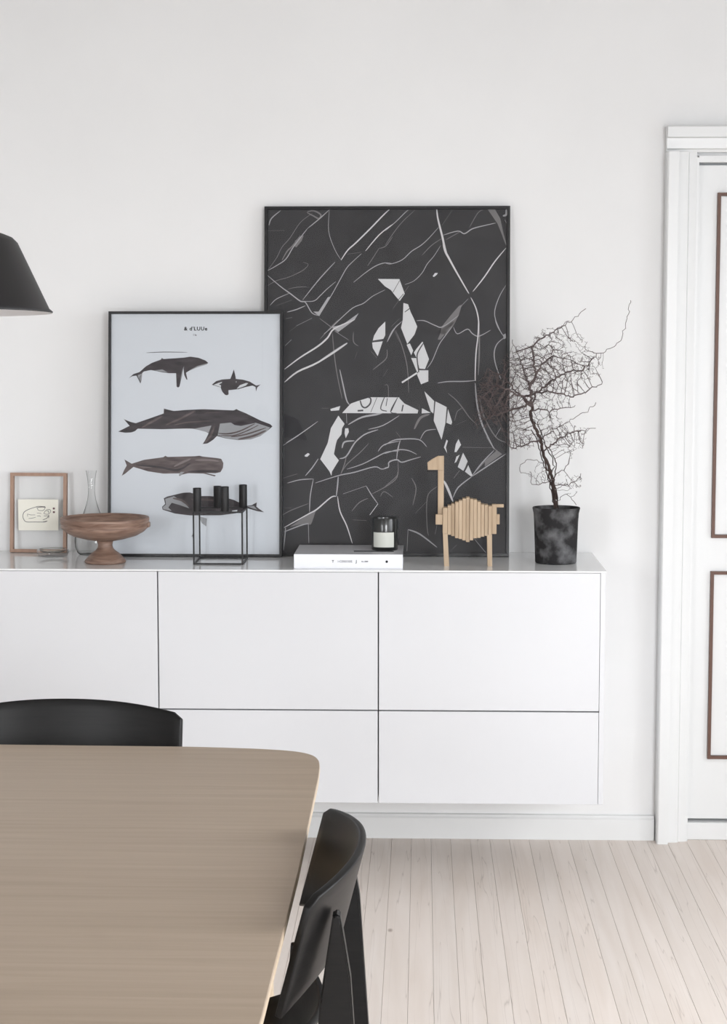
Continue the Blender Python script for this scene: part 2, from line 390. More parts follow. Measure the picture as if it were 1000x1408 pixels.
V = '''A2 10 975,45 930,90 830,195 720,305 660,360 610,435
A1 4 610,435 560,350 515,215 520,50
A2 8 1000,160 900,240 795,365
A1 6 765,385 690,455 650,500 600,590 540,700 445,860
A1 7 45,520 120,480 190,430 245,340 320,240 355,195
A0 5 45,520 120,420 160,340 220,270 300,150 390,80
A0 10 160,440 200,370 240,330 300,250
A1 7 355,195 440,125 520,50
A0 12 350,75 400,100 440,120 455,90 400,60 350,70
A0 4 45,635 120,595 220,565 320,515 360,470 320,455
A1 8 45,555 150,640 220,690 300,750 340,760 390,840 445,860
A1 6 300,750 400,750 450,710 500,660 570,600
A1 7 320,740 430,600 500,520 565,450
A1 5 70,785 120,735 220,690
A0 4 205,660 270,645 350,640
A0 4 110,790 240,740
A1 7 200,835 270,815 340,785
A0 8 190,885 240,875
A1 6 270,940 390,880
A0 4 215,985 270,945
A0 6 445,880 540,950 600,1000
A1 6 480,1000 530,960 600,890 700,800 780,765 850,710 945,660
A0 5 655,390 760,375
A1 6 705,605 790,535 870,480 940,455 1000,460
A0 5 900,340 850,420 810,480
A0 5 1000,255 950,325 900,345
A1 8 60,175 80,120 150,60
A0 4 50,215 180,212
B1 6 0,455 45,462 130,430 200,365 270,320 330,265 405,180
B1 6 0,210 80,140 150,70 175,50
B2 12 0,75 30,45
B0 5 0,320 60,230 130,140 225,50
B2 15 390,40 400,120 435,260 455,360 480,410 540,520 635,685
B2 18 440,280 450,340 470,400
B1 8 440,240 550,208 600,228 660,190 750,165 835,145
B0 5 280,395 350,320 430,265
B0 5 460,275 520,240 570,212
B0 5 430,165 510,45
B0 5 635,185 700,70 740,45
B0 14 850,120 880,200 915,310
B2 9 915,335 830,440 750,560 665,670
B1 16 915,40 915,80 890,90
B1 6 905,120 918,145
B1 5 150,620 220,590 280,530 320,460 370,400 420,320
B2 9 650,715 690,800 710,900 708,1000
B1 6 915,620 860,720 830,850 885,995
B1 7 240,895 300,895 380,930 440,940 560,850
B1 6 630,725 570,790
B0 6 60,805 180,630
B0 6 50,940 110,880
D2 9 708,0 705,120 690,260 685,440 690,460
D1 8 690,460 600,468 480,470 400,482
D0 10 715,60 715,250 708,420
D1 6 835,0 860,60 905,130
D1 8 905,130 850,180 828,250 840,340 880,450
D1 7 520,55 550,105 625,68 660,100 700,122 740,110 800,75
D1 6 510,50 450,130 410,190 360,310 320,370
D0 6 80,80 130,200 170,360 182,560
D1 6 20,160 60,80 130,10
D1 12 685,480 700,640 740,800 830,985
D0 9 720,600 750,730 840,890 920,935
D1 8 840,890 880,820
D0 7 480,560 540,610 590,670 640,740 700,800
D0 5 590,670 550,700 530,770
D1 8 0,960 60,925 130,912 260,915 320,970
D1 6 270,915 310,850 390,835
D0 6 120,900 85,855
D1 6 105,1000 115,925
D0 18 340,720 270,750 225,835
D0 4 590,970 820,975
D0 4 545,800 620,765
C2 12 75,405 200,310 340,220 420,150 475,75 640,0
C2 13 75,510 180,425 350,345 580,190
C1 18 350,345 470,265 580,190
C0 7 460,110 475,280 500,450 540,640
C1 10 520,405 545,520 575,650 600,690
C1 7 80,215 130,165
C0 6 360,160 450,60 510,0
C1 6 480,95 590,165
C1 7 90,1000 200,930 345,825
C0 6 370,718 430,718
C1 9 575,760 578,840
C1 14 590,850 700,790 840,760 920,705 1000,640
C1 7 750,888 870,855 1000,775
C1 9 640,1000 720,930 830,890
C1 7 900,180 960,70 1000,30
C0 7 900,240 895,310 830,370 785,405
C0 5 870,460 905,400
C0 5 640,320 660,260
C0 6 630,100 630,180 670,215
C0 7 770,255 820,310
C0 4 880,530 910,540 910,700
C0 6 960,90 1000,180
E1 9 65,80 190,0
E1 8 245,325 300,260 350,185
E0 7 65,345 180,310
E1 7 100,385 200,358 310,350
E1 7 310,350 285,490 280,620
E1 8 325,383 470,335 540,315 640,295 800,250 860,268 915,255
E1 8 915,255 920,210 960,195 1000,195
E1 10 510,330 505,400 495,490
E2 10 495,490 450,500 340,595 270,635 75,745
E2 9 505,490 525,610 580,730 625,870
E1 9 75,780 200,730 270,710
E1 10 270,710 275,870
E1 7 85,745 85,780 70,930
E1 7 550,470 735,405
E1 7 735,405 780,480 830,550
E2 13 830,550 765,640
E0 6 530,310 580,230 690,130 755,60
E1 10 520,185 575,165 640,60 700,0
E0 7 575,165 560,230 530,310
E1 7 580,270 700,230 800,180 900,130 1000,120
E1 7 830,125 880,70 1000,40
E0 6 780,470 900,405 985,330 990,200
E0 5 850,490 880,450 950,495
E0 6 60,645 130,605 270,550
E1 12 540,100 560,50 640,40
E0 7 620,610 680,540 750,505
E0 7 630,680 740,685
E0 5 70,585 135,585
F1 7 0,135 100,105 180,110 245,140
F1 7 120,30 100,100 92,180
F1 9 0,245 30,235 35,200 92,180 130,200 200,180 275,158
F0 6 100,275 90,310 0,390
F0 7 205,320 240,400 215,530
F0 7 400,385 335,440 320,540 325,700 335,760
F0 6 235,590 330,490
F1 11 180,715 270,750 400,850
F1 7 180,715 172,880
F2 18 450,340 480,400 520,500
F1 9 520,470 560,390 665,305
F1 9 665,305 760,240 940,130
F1 8 665,300 740,200 830,105
F0 8 700,260 760,190 850,110
F0 5 590,85 820,85
F1 8 675,775 770,890
F0 7 505,875 550,830
F0 10 400,680 385,750
F0 8 770,0 830,90 890,135
F0 10 525,320 570,260'''
for ln in V.split('\n'):
    a, wd, *ps = ln.split(); pts = [tuple(map(float, p.split(','))) for p in ps]
    veins[int(a[1])].append((a[0], float(wd), pts))
vm = {0: mat('vein_faint', lin(112, 110, 111), .6), 1: mat('vein_grey', lin(160, 160, 163), .6), 2: mat('vein_white', lin(202, 201, 203), .6)}
bl = {0: ['A 250,330 260,290 310,250 325,250 310,290 270,340', 'B 430,940 500,850 560,780 582,770 560,850 520,930 460,1000 420,1000', 'B 775,40 830,40 870,110 915,315 890,250 850,150',
          'D 400,150 440,50 540,0 500,50 420,150', 'E 120,740 250,650 330,610 300,700 290,720 200,720', 'F 760,190 850,105 890,135 760,230',
          'D 330,385 390,440 440,560 380,600 330,520'][:6],
      1: ['A 400,830 440,830 510,720 530,715 445,865', 'A 540,945 620,930 745,840 715,890 590,985', 'D 895,110 915,100 917,135 900,145'], 2: []}
KP = math.hypot(LW/335, 0)
for lv in (0, 1, 2):
    y = -.0127-.0002*lv
    for i, (c, wd, pts) in enumerate(veins[lv]):
        bm = bmesh.new(); add_ribbon(bm, cv(c, pts), wd/5.65*KP*1.05, y-.000001*i); obj('vein', bm, vm[lv], prt)
    for s in bl[lv]:
        c, *ps = s.split(); bm = bmesh.new(); add_poly(bm, cv(c, [tuple(map(float, p.split(','))) for p in ps]), y-.0001); obj('vein', bm, vm[lv], prt)
WH = '''A 890,578 1053,578 1094,690 1056,745 1022,706 989,662 944,634
B 140,760 175,770 195,830 215,870 245,940 225,1000 170,1073 122,950 135,890
D 165,190 190,180 215,235 200,270
D 285,165 335,300 305,375 262,372 245,300 220,250 240,220
D 200,292 240,292 245,330 258,390 245,400
D 258,385 330,385 330,470 275,492 245,420
D 300,545 375,620 370,715 350,700
D 385,622 470,665 460,790 432,915 372,770
D 480,680 512,780 505,800 468,785
F 470,25 480,35 465,85 475,130 450,85
F 560,20 580,65 545,120 530,120 540,60
F 595,125 630,190 600,265 555,235
F 635,220 668,300 655,305 610,270
F 545,155 570,140 545,195 530,205
C 445,725 525,700 515,735 450,740
C 540,757 610,680 670,658 765,628 1000,628 1010,757
D 0,595 110,598 150,640 255,690 250,715 0,715
D 283,675 350,710 280,715
C 510,778 560,845 540,880 535,930 500,975 490,1010 475,1090 515,1140 460,1230 455,1265 440,1230 365,1131 425,1000 450,880
C 565,880 590,880 595,910 570,960 560,920
C 885,15 885,125 870,155 785,170 795,130 830,70
C 780,185 865,175 825,295 785,230
B 360,555 378,530 400,530 390,545 370,560
E 240,160 265,140 282,150 260,172 240,168'''
lm = mat('white_letter_print', lin(205, 206, 208), .6)
for i, ln in enumerate(WH.split('\n')):
    c, *ps = ln.split(); bm = bmesh.new(); add_poly(bm, cv(c, [tuple(map(float, p.split(','))) for p in ps]), -.0136-.00001*i); tag(obj('letter_fragment', bm, lm, prt), 'white fragment of the broken letter A')
bm = bmesh.new(); add_ribbon(bm, cv('D', [(130, 480), (245, 405)]), 16/5.6*KP, -.0136, .8); tag(obj('letter_fragment', bm, lm, prt), 'white fragment of the broken letter A')
lk = mat('dark_crack_print', lin(58, 58, 61), .6)
  # dark veins crossing the letter
for c, wd, pts in [('C', 12, [(685, 655), (700, 700), (730, 712), (765, 680), (770, 640), (750, 628)]), ('C', 5, [(820, 630), (770, 750)]), ('C', 8, [(880, 628), (850, 720), (900, 740)]), ('C', 7, [(985, 630), (935, 740)]),
                   ('C', 16, [(665, 738), (710, 735)]), ('D', 10, [(290, 180), (250, 250), (245, 300), (258, 400)]), ('D', 12, [(140, 650), (130, 700)]), ('D', 8, [(258, 378), (330, 380)]), ('D', 8, [(380, 620), (372, 720)]),
                   ('D', 7, [(475, 665), (465, 790)]), ('D', 8, [(262, 650), (265, 715)]), ('B', 5, [(60, 680), (110, 590)]), ('B', 6, [(95, 745), (140, 690)]), ('C', 8, [(780, 180), (870, 165)]), ('D', 7, [(20, 600), (10, 660)]), ('D', 7, [(95, 600), (45, 700), (90, 715)]),
                   ('F', 6, [(600, 265), (635, 195)]), ('D', 9, [(200, 285), (230, 282)]), ('B', 8, [(150, 830), (190, 800)])]:
    bm = bmesh.new(); add_ribbon(bm, cv(c, pts), wd/5.65*KP, -.0140, .8); obj('crack', bm, lk, prt)

# whale poster
WW, WHt = .499, .70
th2 = math.asin(.066/WHt)
wp = thing('framed_poster', 'black framed white poster of five dark whales, leaning in front of the marble poster', 'poster', (.0665, .294, CT), (-th2, 0, 0))
picture_frame(wp, WW, WHt, .007, .020, M['frame'])
obj('backing', box(-WW/2+.007, WW/2-.007, -.009, -.003, .007, WHt-.007), M['cork'], wp)
obj('print', box(-WW/2+.0071, WW/2-.0071, -.0110, -.0091, .0071, WHt-.0071), mat('poster_paper', lin(206, 211, 217), .7, .2), wp)
obj('glass_pane', box(-WW/2+.0075, WW/2-.0075, -.0165, -.0150, .0075, WHt-.0075), M['glass'], wp)
A2 = Art((155, 429), (389, 427), (390.5, 763), (153.5, 760), WW, WHt)
def px(ox, oy, s, pts): return [A2(ox+x/s, oy+y/s) for x, y in pts]
KW = WW/235
wd_ = noise_mat('whale_dark', lin(52, 49, 52), lin(78, 73, 76), (8, 1, 30), 3, rough=.7, spec=.2)
wd_b = noise_mat('whale_brown', lin(76, 68, 68), lin(110, 100, 100), (8, 1, 30), 3, rough=.7, spec=.2)
wl = mat('whale_light', lin(150, 152, 155), .7, .2); wll = mat('whale_white', lin(200, 204, 207), .7, .2)
def whale(outline, dark, patches=(), strokes=()):
    root = None
    bm = bmesh.new(); add_poly(bm, outline, -.0113); root = obj('whale', bm, dark, wp)
    for m_, lst in patches:
        bm = bmesh.new()
        for i, p in enumerate(lst): add_poly(bm, p, -.0116)
        obj('marking', bm, m_, root)
    for m_, lst in strokes:
        bm = bmesh.new()
        for p, w_ in lst: add_ribbon(bm, p, w_*KW, -.0119)
        obj('marking', bm, m_, root)
P1 = (160, 470, 7.143)
whale(px(*P1, [(155,350),(200,310),(260,290),(320,235),(380,200),(465,168),(475,152),(490,163),(600,155),(690,148),(750,138),(830,150),(895,175),(922,198),(905,215),(820,240),(740,275),(708,295),(722,362),(712,362),(690,315),(685,250),(668,330),(645,430),(632,440),(618,430),(612,300),(540,300),(470,290),(370,270),(300,285),(285,300),(278,370),(268,402),(252,370),(230,325),(190,330)]), wd_,
      [(wl, [px(*P1, [(745,268),(820,228),(915,202),(905,215),(820,238),(745,272)]), px(*P1, [(400,274),(480,264),(530,292)]), px(*P1, [(240,320),(283,305),(276,365),(266,390)]), px(*P1, [(690,228),(686,255),(660,350),(648,390),(672,270)])])],
      [(wd_, [(px(*P1, [(325,103),(500,95),(720,97)]), .8), (px(*P1, [(268, 390), (262, 350), (275, 320)]), .8)])])
P2 = (280, 490, 10)
whale(px(*P2, [(140,375),(200,325),(280,303),(390,295),(415,230),(436,165),(455,240),(465,295),(560,305),(650,330),(740,385),(800,370),(752,412),(738,468),(730,405),(690,385),(600,405),(500,435),(365,450),(368,505),(345,520),(320,512),(285,475),(265,430),(262,412),(200,395)]), wd_,
      [(wll, [px(*P2, [(165,377),(230,350),(280,335),(272,352),(235,368),(265,385),(262,410),(215,393)]), px(*P2, [(475,430),(520,380),(600,350),(632,352),(600,385),(540,410)])]), (wl, [px(*P2, [(460,330), (478, 325), (470, 352)])])])
P4 = (260, 550, 8); P3 = (160, 550, 8.333)
whale(px(*P3, [(60,345),(190,280),(155,240),(125,205),(200,235),(260,250),(420,195),(575,140),(578,85),(620,95),(690,112),(820,100),(1000,92)])+px(*P4, [(200,88),(510,100),(540,85),(560,97),(640,130),(800,210),(905,250),(930,275),(880,320),(800,380),(700,415),(560,425),(420,405),(330,380),(290,420),(230,460),(175,467),(200,430),(240,350),(200,330),(70,300),(0,298)])+px(*P3, [(560,318),(280,312),(255,338),(210,355),(140,358)]), wd_,
      [(wl, [px(*P4, [(362,245),(480,232),(520,260),(590,270),(750,235),(905,287),(870,330),(800,378),(700,412),(560,422),(420,402),(338,372)]), px(*P4, [(80,300),(270,265),(240,343)])])],
      [(wd_b, [(px(*P4, [(345,350),(450,355),(580,325),(740,245)]), 2), (px(*P4, [(350,372),(500,375),(640,330),(780,260)]), 1.6), (px(*P4, [(480,390),(650,360),(860,290)]), 2), (px(*P4, [(560,415),(720,380),(860,320)]), 3),
               (px(*P3, [(600,270),(760,200),(930,110)]), 3), (px(*P3, [(330,300),(450,230),(560,170)]), 3), (px(*P3, [(700,270),(850,240),(1100,225)]), 2), (px(*P4, [(200,130),(350,120)]), 2), (px(*P4, [(300,280), (260, 380), (200, 450)]), 3)])])
P5 = (160, 615, 6.25)
whale(px(*P5, [(75,228),(95,180),(118,140),(98,88),(160,125),(265,92),(430,70),(445,58),(465,68),(700,62),(735,58),(760,65),(880,78),(920,85),(938,120),(935,160),(915,198),(870,208),(790,205),(875,226),(865,235),(770,210),(640,207),(590,218),(568,230),(560,222),(570,208),(430,210),(300,190),(175,152),(140,180),(110,205)]), wd_b,
      [(wl, [px(*P5, [(560,225), (575, 195), (610, 195), (580, 222)])])],
      [(wd_, [(px(*P5, [(200,135),(400,155),(550,180),(660,120)]), 3), (px(*P5, [(640,195),(760,190),(900,190)]), 3)]), (mat('whale_mid', lin(125, 116, 116), .7, .2), [(px(*P5, [(520,150),(600,110),(660,85)]), 3), (px(*P5, [(700,95),(820,95),(900,105)]), 2.5), (px(*P5, [(230,150),(330,160)]), 2)])])
P6 = (220, 665, 6.4516)
whale(px(*P6, [(60,110),(90,95),(230,62),(290,60),(380,92),(460,92),(600,105),(680,130),(740,160),(790,180),(830,175),(875,150),(872,188),(900,210),(940,238),(880,228),(790,200),(730,240),(560,262),(290,262),(160,245),(50,210),(45,185),(72,160)]), wd_,
      [(wl, [px(*P6, [(72,115),(150,92),(210,130),(250,160),(285,200),(200,170),(130,150),(100,190),(130,222),(55,205),(52,186),(80,165)]), px(*P6, [(790,185),(850,180),(880,215),(830,200)])]),
       (wll, [px(*P6, [(660,222), (705, 215), (705, 230), (660, 234)])]), (wl, [px(*P6, [(365,268),(440,290),(434,360),(395,330)])])],
      [(wd_b, [(px(*P6, [(140,110),(220,130),(280,180)]), 3), (px(*P6, [(300, 120), (450, 125), (620, 130)]), 3)])])
bm = bmesh.new(); add_ribbon(bm, [A2(269, 731), A2(269.5, 735), A2(270.5, 741)], 1.8*KW, -.0113); add_ribbon(bm, [A2(267, 734), A2(271, 732)], 1.5*KW, -.0114)
obj('small_mark', bm, M['ink'], wp)
def text(s, size, loc, parent, m, name='lettering', bold=0, rot=(math.pi/2, 0, 0), spacing=1):
    cu = bpy.data.curves.new('t', 'FONT'); cu.body = s; cu.size = size; cu.align_x = 'CENTER'; cu.align_y = 'CENTER'; cu.offset = bold; cu.space_character = spacing; cu.resolution_u = 3
    t = bpy.data.objects.new('t', cu); C.objects.link(t); bpy.context.view_layer.update()
    me = bpy.data.meshes.new_from_object(t); bpy.data.objects.remove(t); me.name = name
    if len(me.materials): me.materials.clear()
    o = link(name, me, m, parent, loc=loc); o.rotation_euler = rot; return o
p = A2(272, 451.5); text("& d'LUUe", .0148, (p[0], -.0113, p[1]), wp, M['ink'], 'title_lettering', .0004, spacing=1.15)
p = A2(271, 459.8); text("l le", .0085, (p[0], -.0113, p[1]), wp, M['greyink'], 'subtitle_lettering', .0002)

# small beech frame with the hand drawing
sf = thing('picture_frame', 'small brown wooden frame with clear glass holding a cream card, leftmost on the sideboard', 'picture frame', (-.4015, .375, CT), (math.radians(-5), 0, math.radians(-3)))
FWd, FHt = .167, .232
picture_frame(sf, FWd, FHt, .0095, .016, M['beech'])
obj('glass_pane', box(-FWd/2+.0096, FWd/2-.0096, -.0105, -.0095, .0096, FHt-.0096), M['thin'], sf)
A3 = Art((18, 651), (97, 651), (93, 758), (15, 757), FWd, FHt)
c0, c1, c2, c3 = A3(27, 686.5), A3(83.5, 686.5), A3(82.5, 728), A3(27, 728)
card = obj('card', prism([c0, c1, c2, c3], 'y', -.0090, -.0082), mat('cream_card', lin(246, 242, 230), .8, .2), sf)
tag(card, 'cream card with an ink line drawing of a hand')
mpen = mat('grey_pencil', lin(96, 92, 92), .8); mred = mat('dark_red_pencil', lin(110, 78, 84), .8); q = lambda pts: [A3(10+x/10.526, 645+y/10.526) for x, y in pts]
for w_, pts in [(9,[(580,540),(480,535),(430,548),(330,580),(265,620),(248,680),(270,735),(310,755),(430,755),(560,755),(605,740)]),(10,[(450,555),(520,545),(585,548)]),(7,[(465,560),(480,590),(550,592),(580,550)]),
                (7,[(555,635),(590,590),(640,578),(658,605),(620,645),(560,640)]),(7,[(600,600),(630,600),(620,630)]),(7,[(555,670),(630,670),(620,700)]),(9,[(540,725),(600,700),(632,655)]),(6,[(545, 750), (600, 740)]),
                (6,[(320,680),(315,645),(340,650),(370,655),(430,655)]),(6,[(330,705),(380,702),(435,688)]),(6,[(455,630),(520,634)]),(6,[(455,672),(490,668),(510,680)])]:
    bm = bmesh.new(); add_ribbon(bm, q(pts), w_/10.526*.0021, -.0001, .9); obj('pen_stroke', bm, mpen, card, loc=(0, -.0090, 0))
for cx, cy in ((705, 565), (705, 615)):
    bm = bmesh.new(); add_poly(bm, q([(cx+17*math.cos(a*.628), cy+15*math.sin(a*.628)) for a in range(10)]), -.0001); obj('pen_dot', bm, mred, card, loc=(0, -.0090, 0))

# ------------------------------------------------------------------ objects on the sideboard
# turned bowl
bw = thing('pedestal_bowl', 'turned walnut bowl on a flared foot at the left of the sideboard', 'bowl', (-.1665, .143, CT))
obj('foot', lathe([(0, 0), (.055, 0), (.0575, .003), (.0570, .007), (.047, .018), (.038, .027), (.027, .035), (.0215, .042), (.0200, .050), (.0225, .0605), (0, .0605)], 56), M['walnut'], bw, True)
obj('dish', lathe([(0, .061), (.024, .061), (.055, .067), (.088, .076), (.108, .087), (.1195, .098), (.1215, .106), (.1190, .1075), (.1190, .1105), (.1225, .112), (.1235, .124), (.1220, .127), (.1185, .127), (.115, .120), (.105, .105), (.08, .092), (.04, .086), (0, .085)], 72), M['walnut'], bw, True)
# small lug on the bowl's right side
o = obj('lug', box(.116, .126, -.012, .012, .0995, .1145, bev=.003), M['walnut'], bw)
# carafe
cf = thing('glass_carafe', 'clear glass carafe with a slim neck behind the wooden bowl', 'carafe', (-.238, .335, CT))
prof = [(0, 0), (.036, 0), (.043, .006), (.049, .022), (.0505, .04), (.049, .058), (.044, .075), (.036, .092), (.027, .112), (.019, .135), (.0125, .158), (.0095, .180), (.0095, .197), (.0115, .220), (.0155, .243)]
obj('vessel', lathe(prof, 56), M['glasssolid'], cf, True)
# little glass dish
tag(obj('glass_dish', lathe([(0, 0), (.040, 0), (.0445, .003), (.046, .012), (.0445, .019), (.040, .021), (.036, .016), (.028, .012), (0, .011)], 48), M['glasssolid'], None, True, (-.343, .285, CT)), 'low round clear glass dish in front of the small brown frame', 'dish')
# wire candle holder
kh = thing('candle_holder', 'black wire cube candle holder with four cups in front of the whale poster', 'candle holder', (.0835, .105, CT))
S = .1385; r_ = .0042; HT = .1475
def rod(*a): obj('rod', box(*a), M['black'], kh)
for x in (0, S-r_):
    for y in (0, S-r_): rod(x, x+r_, y, y+r_, 0, HT)
for z in (0, HT-r_):
    for y in (0, S-r_): rod(r_, S-r_, y, y+r_, z, z+r_)
    for x in (0, S-r_): rod(x, x+r_, r_, S-r_, z, z+r_)
for cx, cy, h in ((.0115, .0115, .064), (.088, .0115, .068), (.055, S-.0115, .060), (S-.0115, S-.0115, .064)):
    c = obj('cup', lathe([(0, 0), (.0112, 0), (.0115, .001), (.0115, h-.001), (.0112, h), (.0098, h), (.0098, .02), (0, .02)], 28), M['black'], kh, True, (cx, cy, HT))
    for pl in c.data.polygons: pl.use_smooth = abs(pl.normal.z) < .5
# book
bk = thing('book', 'thick white hardcover book lying flat on the sideboard under the candle jar', 'book', (.3675, .035, CT))
BW, BD, BH = .296, .225, .0385
obj('cover', box(0, BW, 0, .004, 0, BH, bev=.001), M['book'], bk)      # spine
obj('cover', box(0, BW, .004, BD, 0, .003, bev=.0008), M['book'], bk)
obj('cover', box(0, BW, .004, BD, BH-.003, BH, bev=.0008), M['bookgrey'], bk)
obj('page_block', box(.004, BW-.004, .005, BD-.004, .0032, BH-.0032), M['paper'], bk)
bx = lambda cxp: (cxp-404)/149*BW
text('T', .0085, (bx(457.5), -.0004, .019), bk, M['ink'], 'spine_lettering', .0003)
text('I-CEREOEIE', .0080, (bx(474), -.0004, .019), bk, M['greyink'], 'spine_lettering', .0001)
text('J', .0100, (bx(489.5), -.0004, .019), bk, M['ink'], 'spine_lettering', .0003)
text('AL-LEME', .0050, (bx(501), -.0004, .019), bk, M['greyink'], 'spine_lettering', .0002)
obj('spine_dot', prism([(.0034*math.cos(a*math.pi/10), .0034*math.sin(a*math.pi/10)) for a in range(20)], 'y', -.0004, 0), M['ink'], bk, False, (bx(531), 0, .019))
# candle jar + dark streak on the book, built as a thin flat strip
cj = thing('candle_jar', 'black glass candle jar with a white label standing on the white book', 'candle', (.612, .150, CT+BH))
RJ = .0365
obj('jar', lathe([(0, 0), (RJ-.002, 0), (RJ, .002), (RJ, .088), (RJ-.0006, .0890), (RJ-.0025, .0885), (RJ-.003, .086), (RJ-.003, .060), (0, .060)], 48), M['jar'], cj, True)
bm = bmesh.new(); n = 14; R2 = RJ+.0004
for i in range(n):
    a0 = math.radians(-90-50+100*i/n)-.1; a1 = math.radians(-90-50+100*(i+1)/n)-.1
    bm.faces.new([bm.verts.new((R2*math.cos(a), R2*math.sin(a), z)) for a, z in ((a0, .010), (a1, .010), (a1, .051), (a0, .051))])
obj('label', bm, M['label'], cj)
tag(obj('dark_streak', box(0, .11, 0, .006, 0, .0022, bev=.0008), M['black'], None, False, (.528, .098, CT+BH)), 'thin flat dark streak on the book in front of the candle jar', 'bar')
# wooden giraffe
gf = thing('toy_giraffe', 'pale wooden slatted giraffe figure facing left beside the white book', 'figurine', (.838, .112, CT))
K = .00199/8.283
def g(x, y): return ((x-522)*K, (1338-y)*K)
def gbox(x0, x1, y0, y1, d0, d1, name):
    a, b = g(x0, y1), g(x1, y0); return obj(name, box(a[0], b[0], d0, d1, a[1], b[1], bev=.0007, seg=1), M['palewood'], gf)
D2 = .020
gbox(247, 302, 668, 965, -D2, D2, 'slat')
tp = lambda x: float(np.interp(x, [302, 400, 470, 530, 600, 700, 805], [655, 605, 580, 558, 578, 625, 660]))
bt = lambda x: float(np.interp(x, [302, 400, 470, 530, 560, 600, 700, 805], [970, 1012, 1035, 1055, 1052, 1025, 1000, 975]))
n = 12; e = [302+(805-302)*i/n for i in range(n+1)]
for i in range(n):
    mx_ = (e[i]+e[i+1])/2; j = random.uniform(-9, 9); dd = random.uniform(-.004, .004)
    gbox(e[i]+1, e[i+1]-1, tp(mx_)+j-3, bt(mx_)+random.uniform(-6, 6), -D2+dd, D2+dd, 'slat')
def leg(x0, x1, x2, x3, y0, d0, d1):
    a, b, c, d = g(x0, y0), g(x1, y0), g(x2, 1338), g(x3, 1338)
    obj('leg', prism([a, b, c, d], 'y', d0, d1), M['palewood'], gf)
leg(250, 302, 322, 265, 966, -D2, -D2+.008); leg(250, 302, 322, 265, 966, D2-.008, D2)
leg(752, 808, 812, 762, 976, -D2, -D2+.008); leg(752, 808, 812, 762, 976, D2-.008, D2)
gbox(806, 860, 632, 970, -.012, .012, 'rump'); gbox(860, 942, 632, 668, -.006, .006, 'tail'); gbox(860, 896, 748, 862, -.006, .006, 'peg')
gbox(165, 246, 745, 862, -.018, -.006, 'peg')
obj('head', prism([g(*p) for p in [(70, 158), (130, 115), (190, 82), (258, 82), (258, 240), (75, 240)]], 'y', -.010, .008), M['palewood'], gf)
gbox(190, 258, 241, 780, -.005, .007, 'neck')

# ------------------------------------------------------------------ potted dry shrub
pl = thing('potted_shrub', 'bare wiry shrub in a worn dark clay pot at the right end of the sideboard', 'plant', (1.088, .185, CT))
o = obj('pot', lathe([(0, 0), (.0555, 0), (.0575, .003), (.0592, .06), (.0612, .115), (.0626, .138), (.0648, .147), (.0662, .1525), (.0650, .155), (.0622, .154), (.0600, .148), (.0590, .138), (0, .138)], 56), M['pot'], pl, True)
o2 = obj('soil', lathe([(0, .147), (.03, .1455), (.0598, .1435), (.0598, .1385), (0, .1385)], 32), M['soil'], pl, True)
KS = .002025
def P(cx, cy, dy=0):   # measured on the enlarged view, in the plant's own plane
    return Vector(((640+cx/3.61-770)*KS, dy, (775-(400+cy/3.61))*KS))
rng = np.random.default_rng(11)
nodes = []; par = []; kinds = []
def stem(pts, start=None, j=.0015):
    prev = start; step = .007
    P0 = [Vector(p) for p in pts]
    L = []
    for a, b in zip(P0, P0[1:]):
        m = max(1, int((b-a).length/step))
        for k in range(m): L.append(a.lerp(b, k/m))
    L.append(P0[-1])
    if start is not None: L = L[1:]
    for i, p_ in enumerate(L):
        nodes.append([p_.x+rng.normal(0, j), p_.y+rng.normal(0, j), p_.z+rng.normal(0, j)]); par.append(-1 if prev is None else prev); prev = len(nodes)-1
    return prev
def near(p): 
    d = ((np.array(nodes)-np.array(p))**2).sum(1); return int(d.argmin())
s1 = stem([P(468, 1085), P(462, 1000, .004), P(440, 900, .006), P(405, 820, .01), P(385, 740, 0), P(350, 660, -.01), P(335, 620, -.01), P(345, 580, 0)])
a = len(nodes)
s2 = stem([P(480, 1085, .01), P(455, 960, -.006), P(468, 860, .0), P(440, 800, -.01), P(395, 750, -.008), P(375, 650, .01), P(340, 570, .014)])
stem([P(476, 1085, .004), P(470, 1000, -.006), P(448, 930, .008), P(452, 850, -.006), P(415, 780, .012), P(390, 700, -.01), P(352, 640, .012), P(330, 560, .006)])
stem([P(464, 1085, .006), P(448, 980, .012), P(420, 880, -.008), P(398, 790, .004), P(372, 720, .014), P(360, 650, .004)])
s3 = stem([P(460, 1085, -.008), P(430, 930, .012), P(395, 830, .016), P(380, 760, .02), P(345, 690, .02)])
def br(pts): stem([Vector(nodes[near(pts[0])])]+pts[1:], near(pts[0]), .0022)
br([P(345, 580), P(300, 540, -.03), P(240, 500, -.06), P(150, 470, -.05)])
br([P(345, 580), P(280, 520, .02), P(200, 430, .04), P(130, 400, .03)])
br([P(345, 580), P(360, 520, .03), P(430, 470, .05), P(520, 410, .05), P(600, 400, .04), P(650, 340, .02), P(735, 290, .0), P(780, 240, -.01), P(800, 170, -.01), P(822, 60, -.01)])
br([P(345, 580), P(330, 480, -.03), P(390, 370, -.05), P(440, 330, -.04), P(420, 260, -.04)])
br([P(280, 350, 0), P(340, 280, -.02), P(430, 220, -.03), P(520, 155, -.03)])
br([P(430, 220, -.03), P(530, 160, -.02), P(600, 100, -.02)])
br([P(340, 570), P(250, 600, .02), P(180, 620, .03), P(120, 640, .02)])
br([P(385, 740), P(470, 690, .03), P(560, 640, .04), P(620, 600, .02), P(660, 560, .0)])
br([P(405, 800), P(470, 740, -.03), P(540, 700, -.04), P(600, 690, -.03), P(652, 684, -.02)])
br([P(380, 740), P(300, 770, -.02), P(240, 790, -.03)])
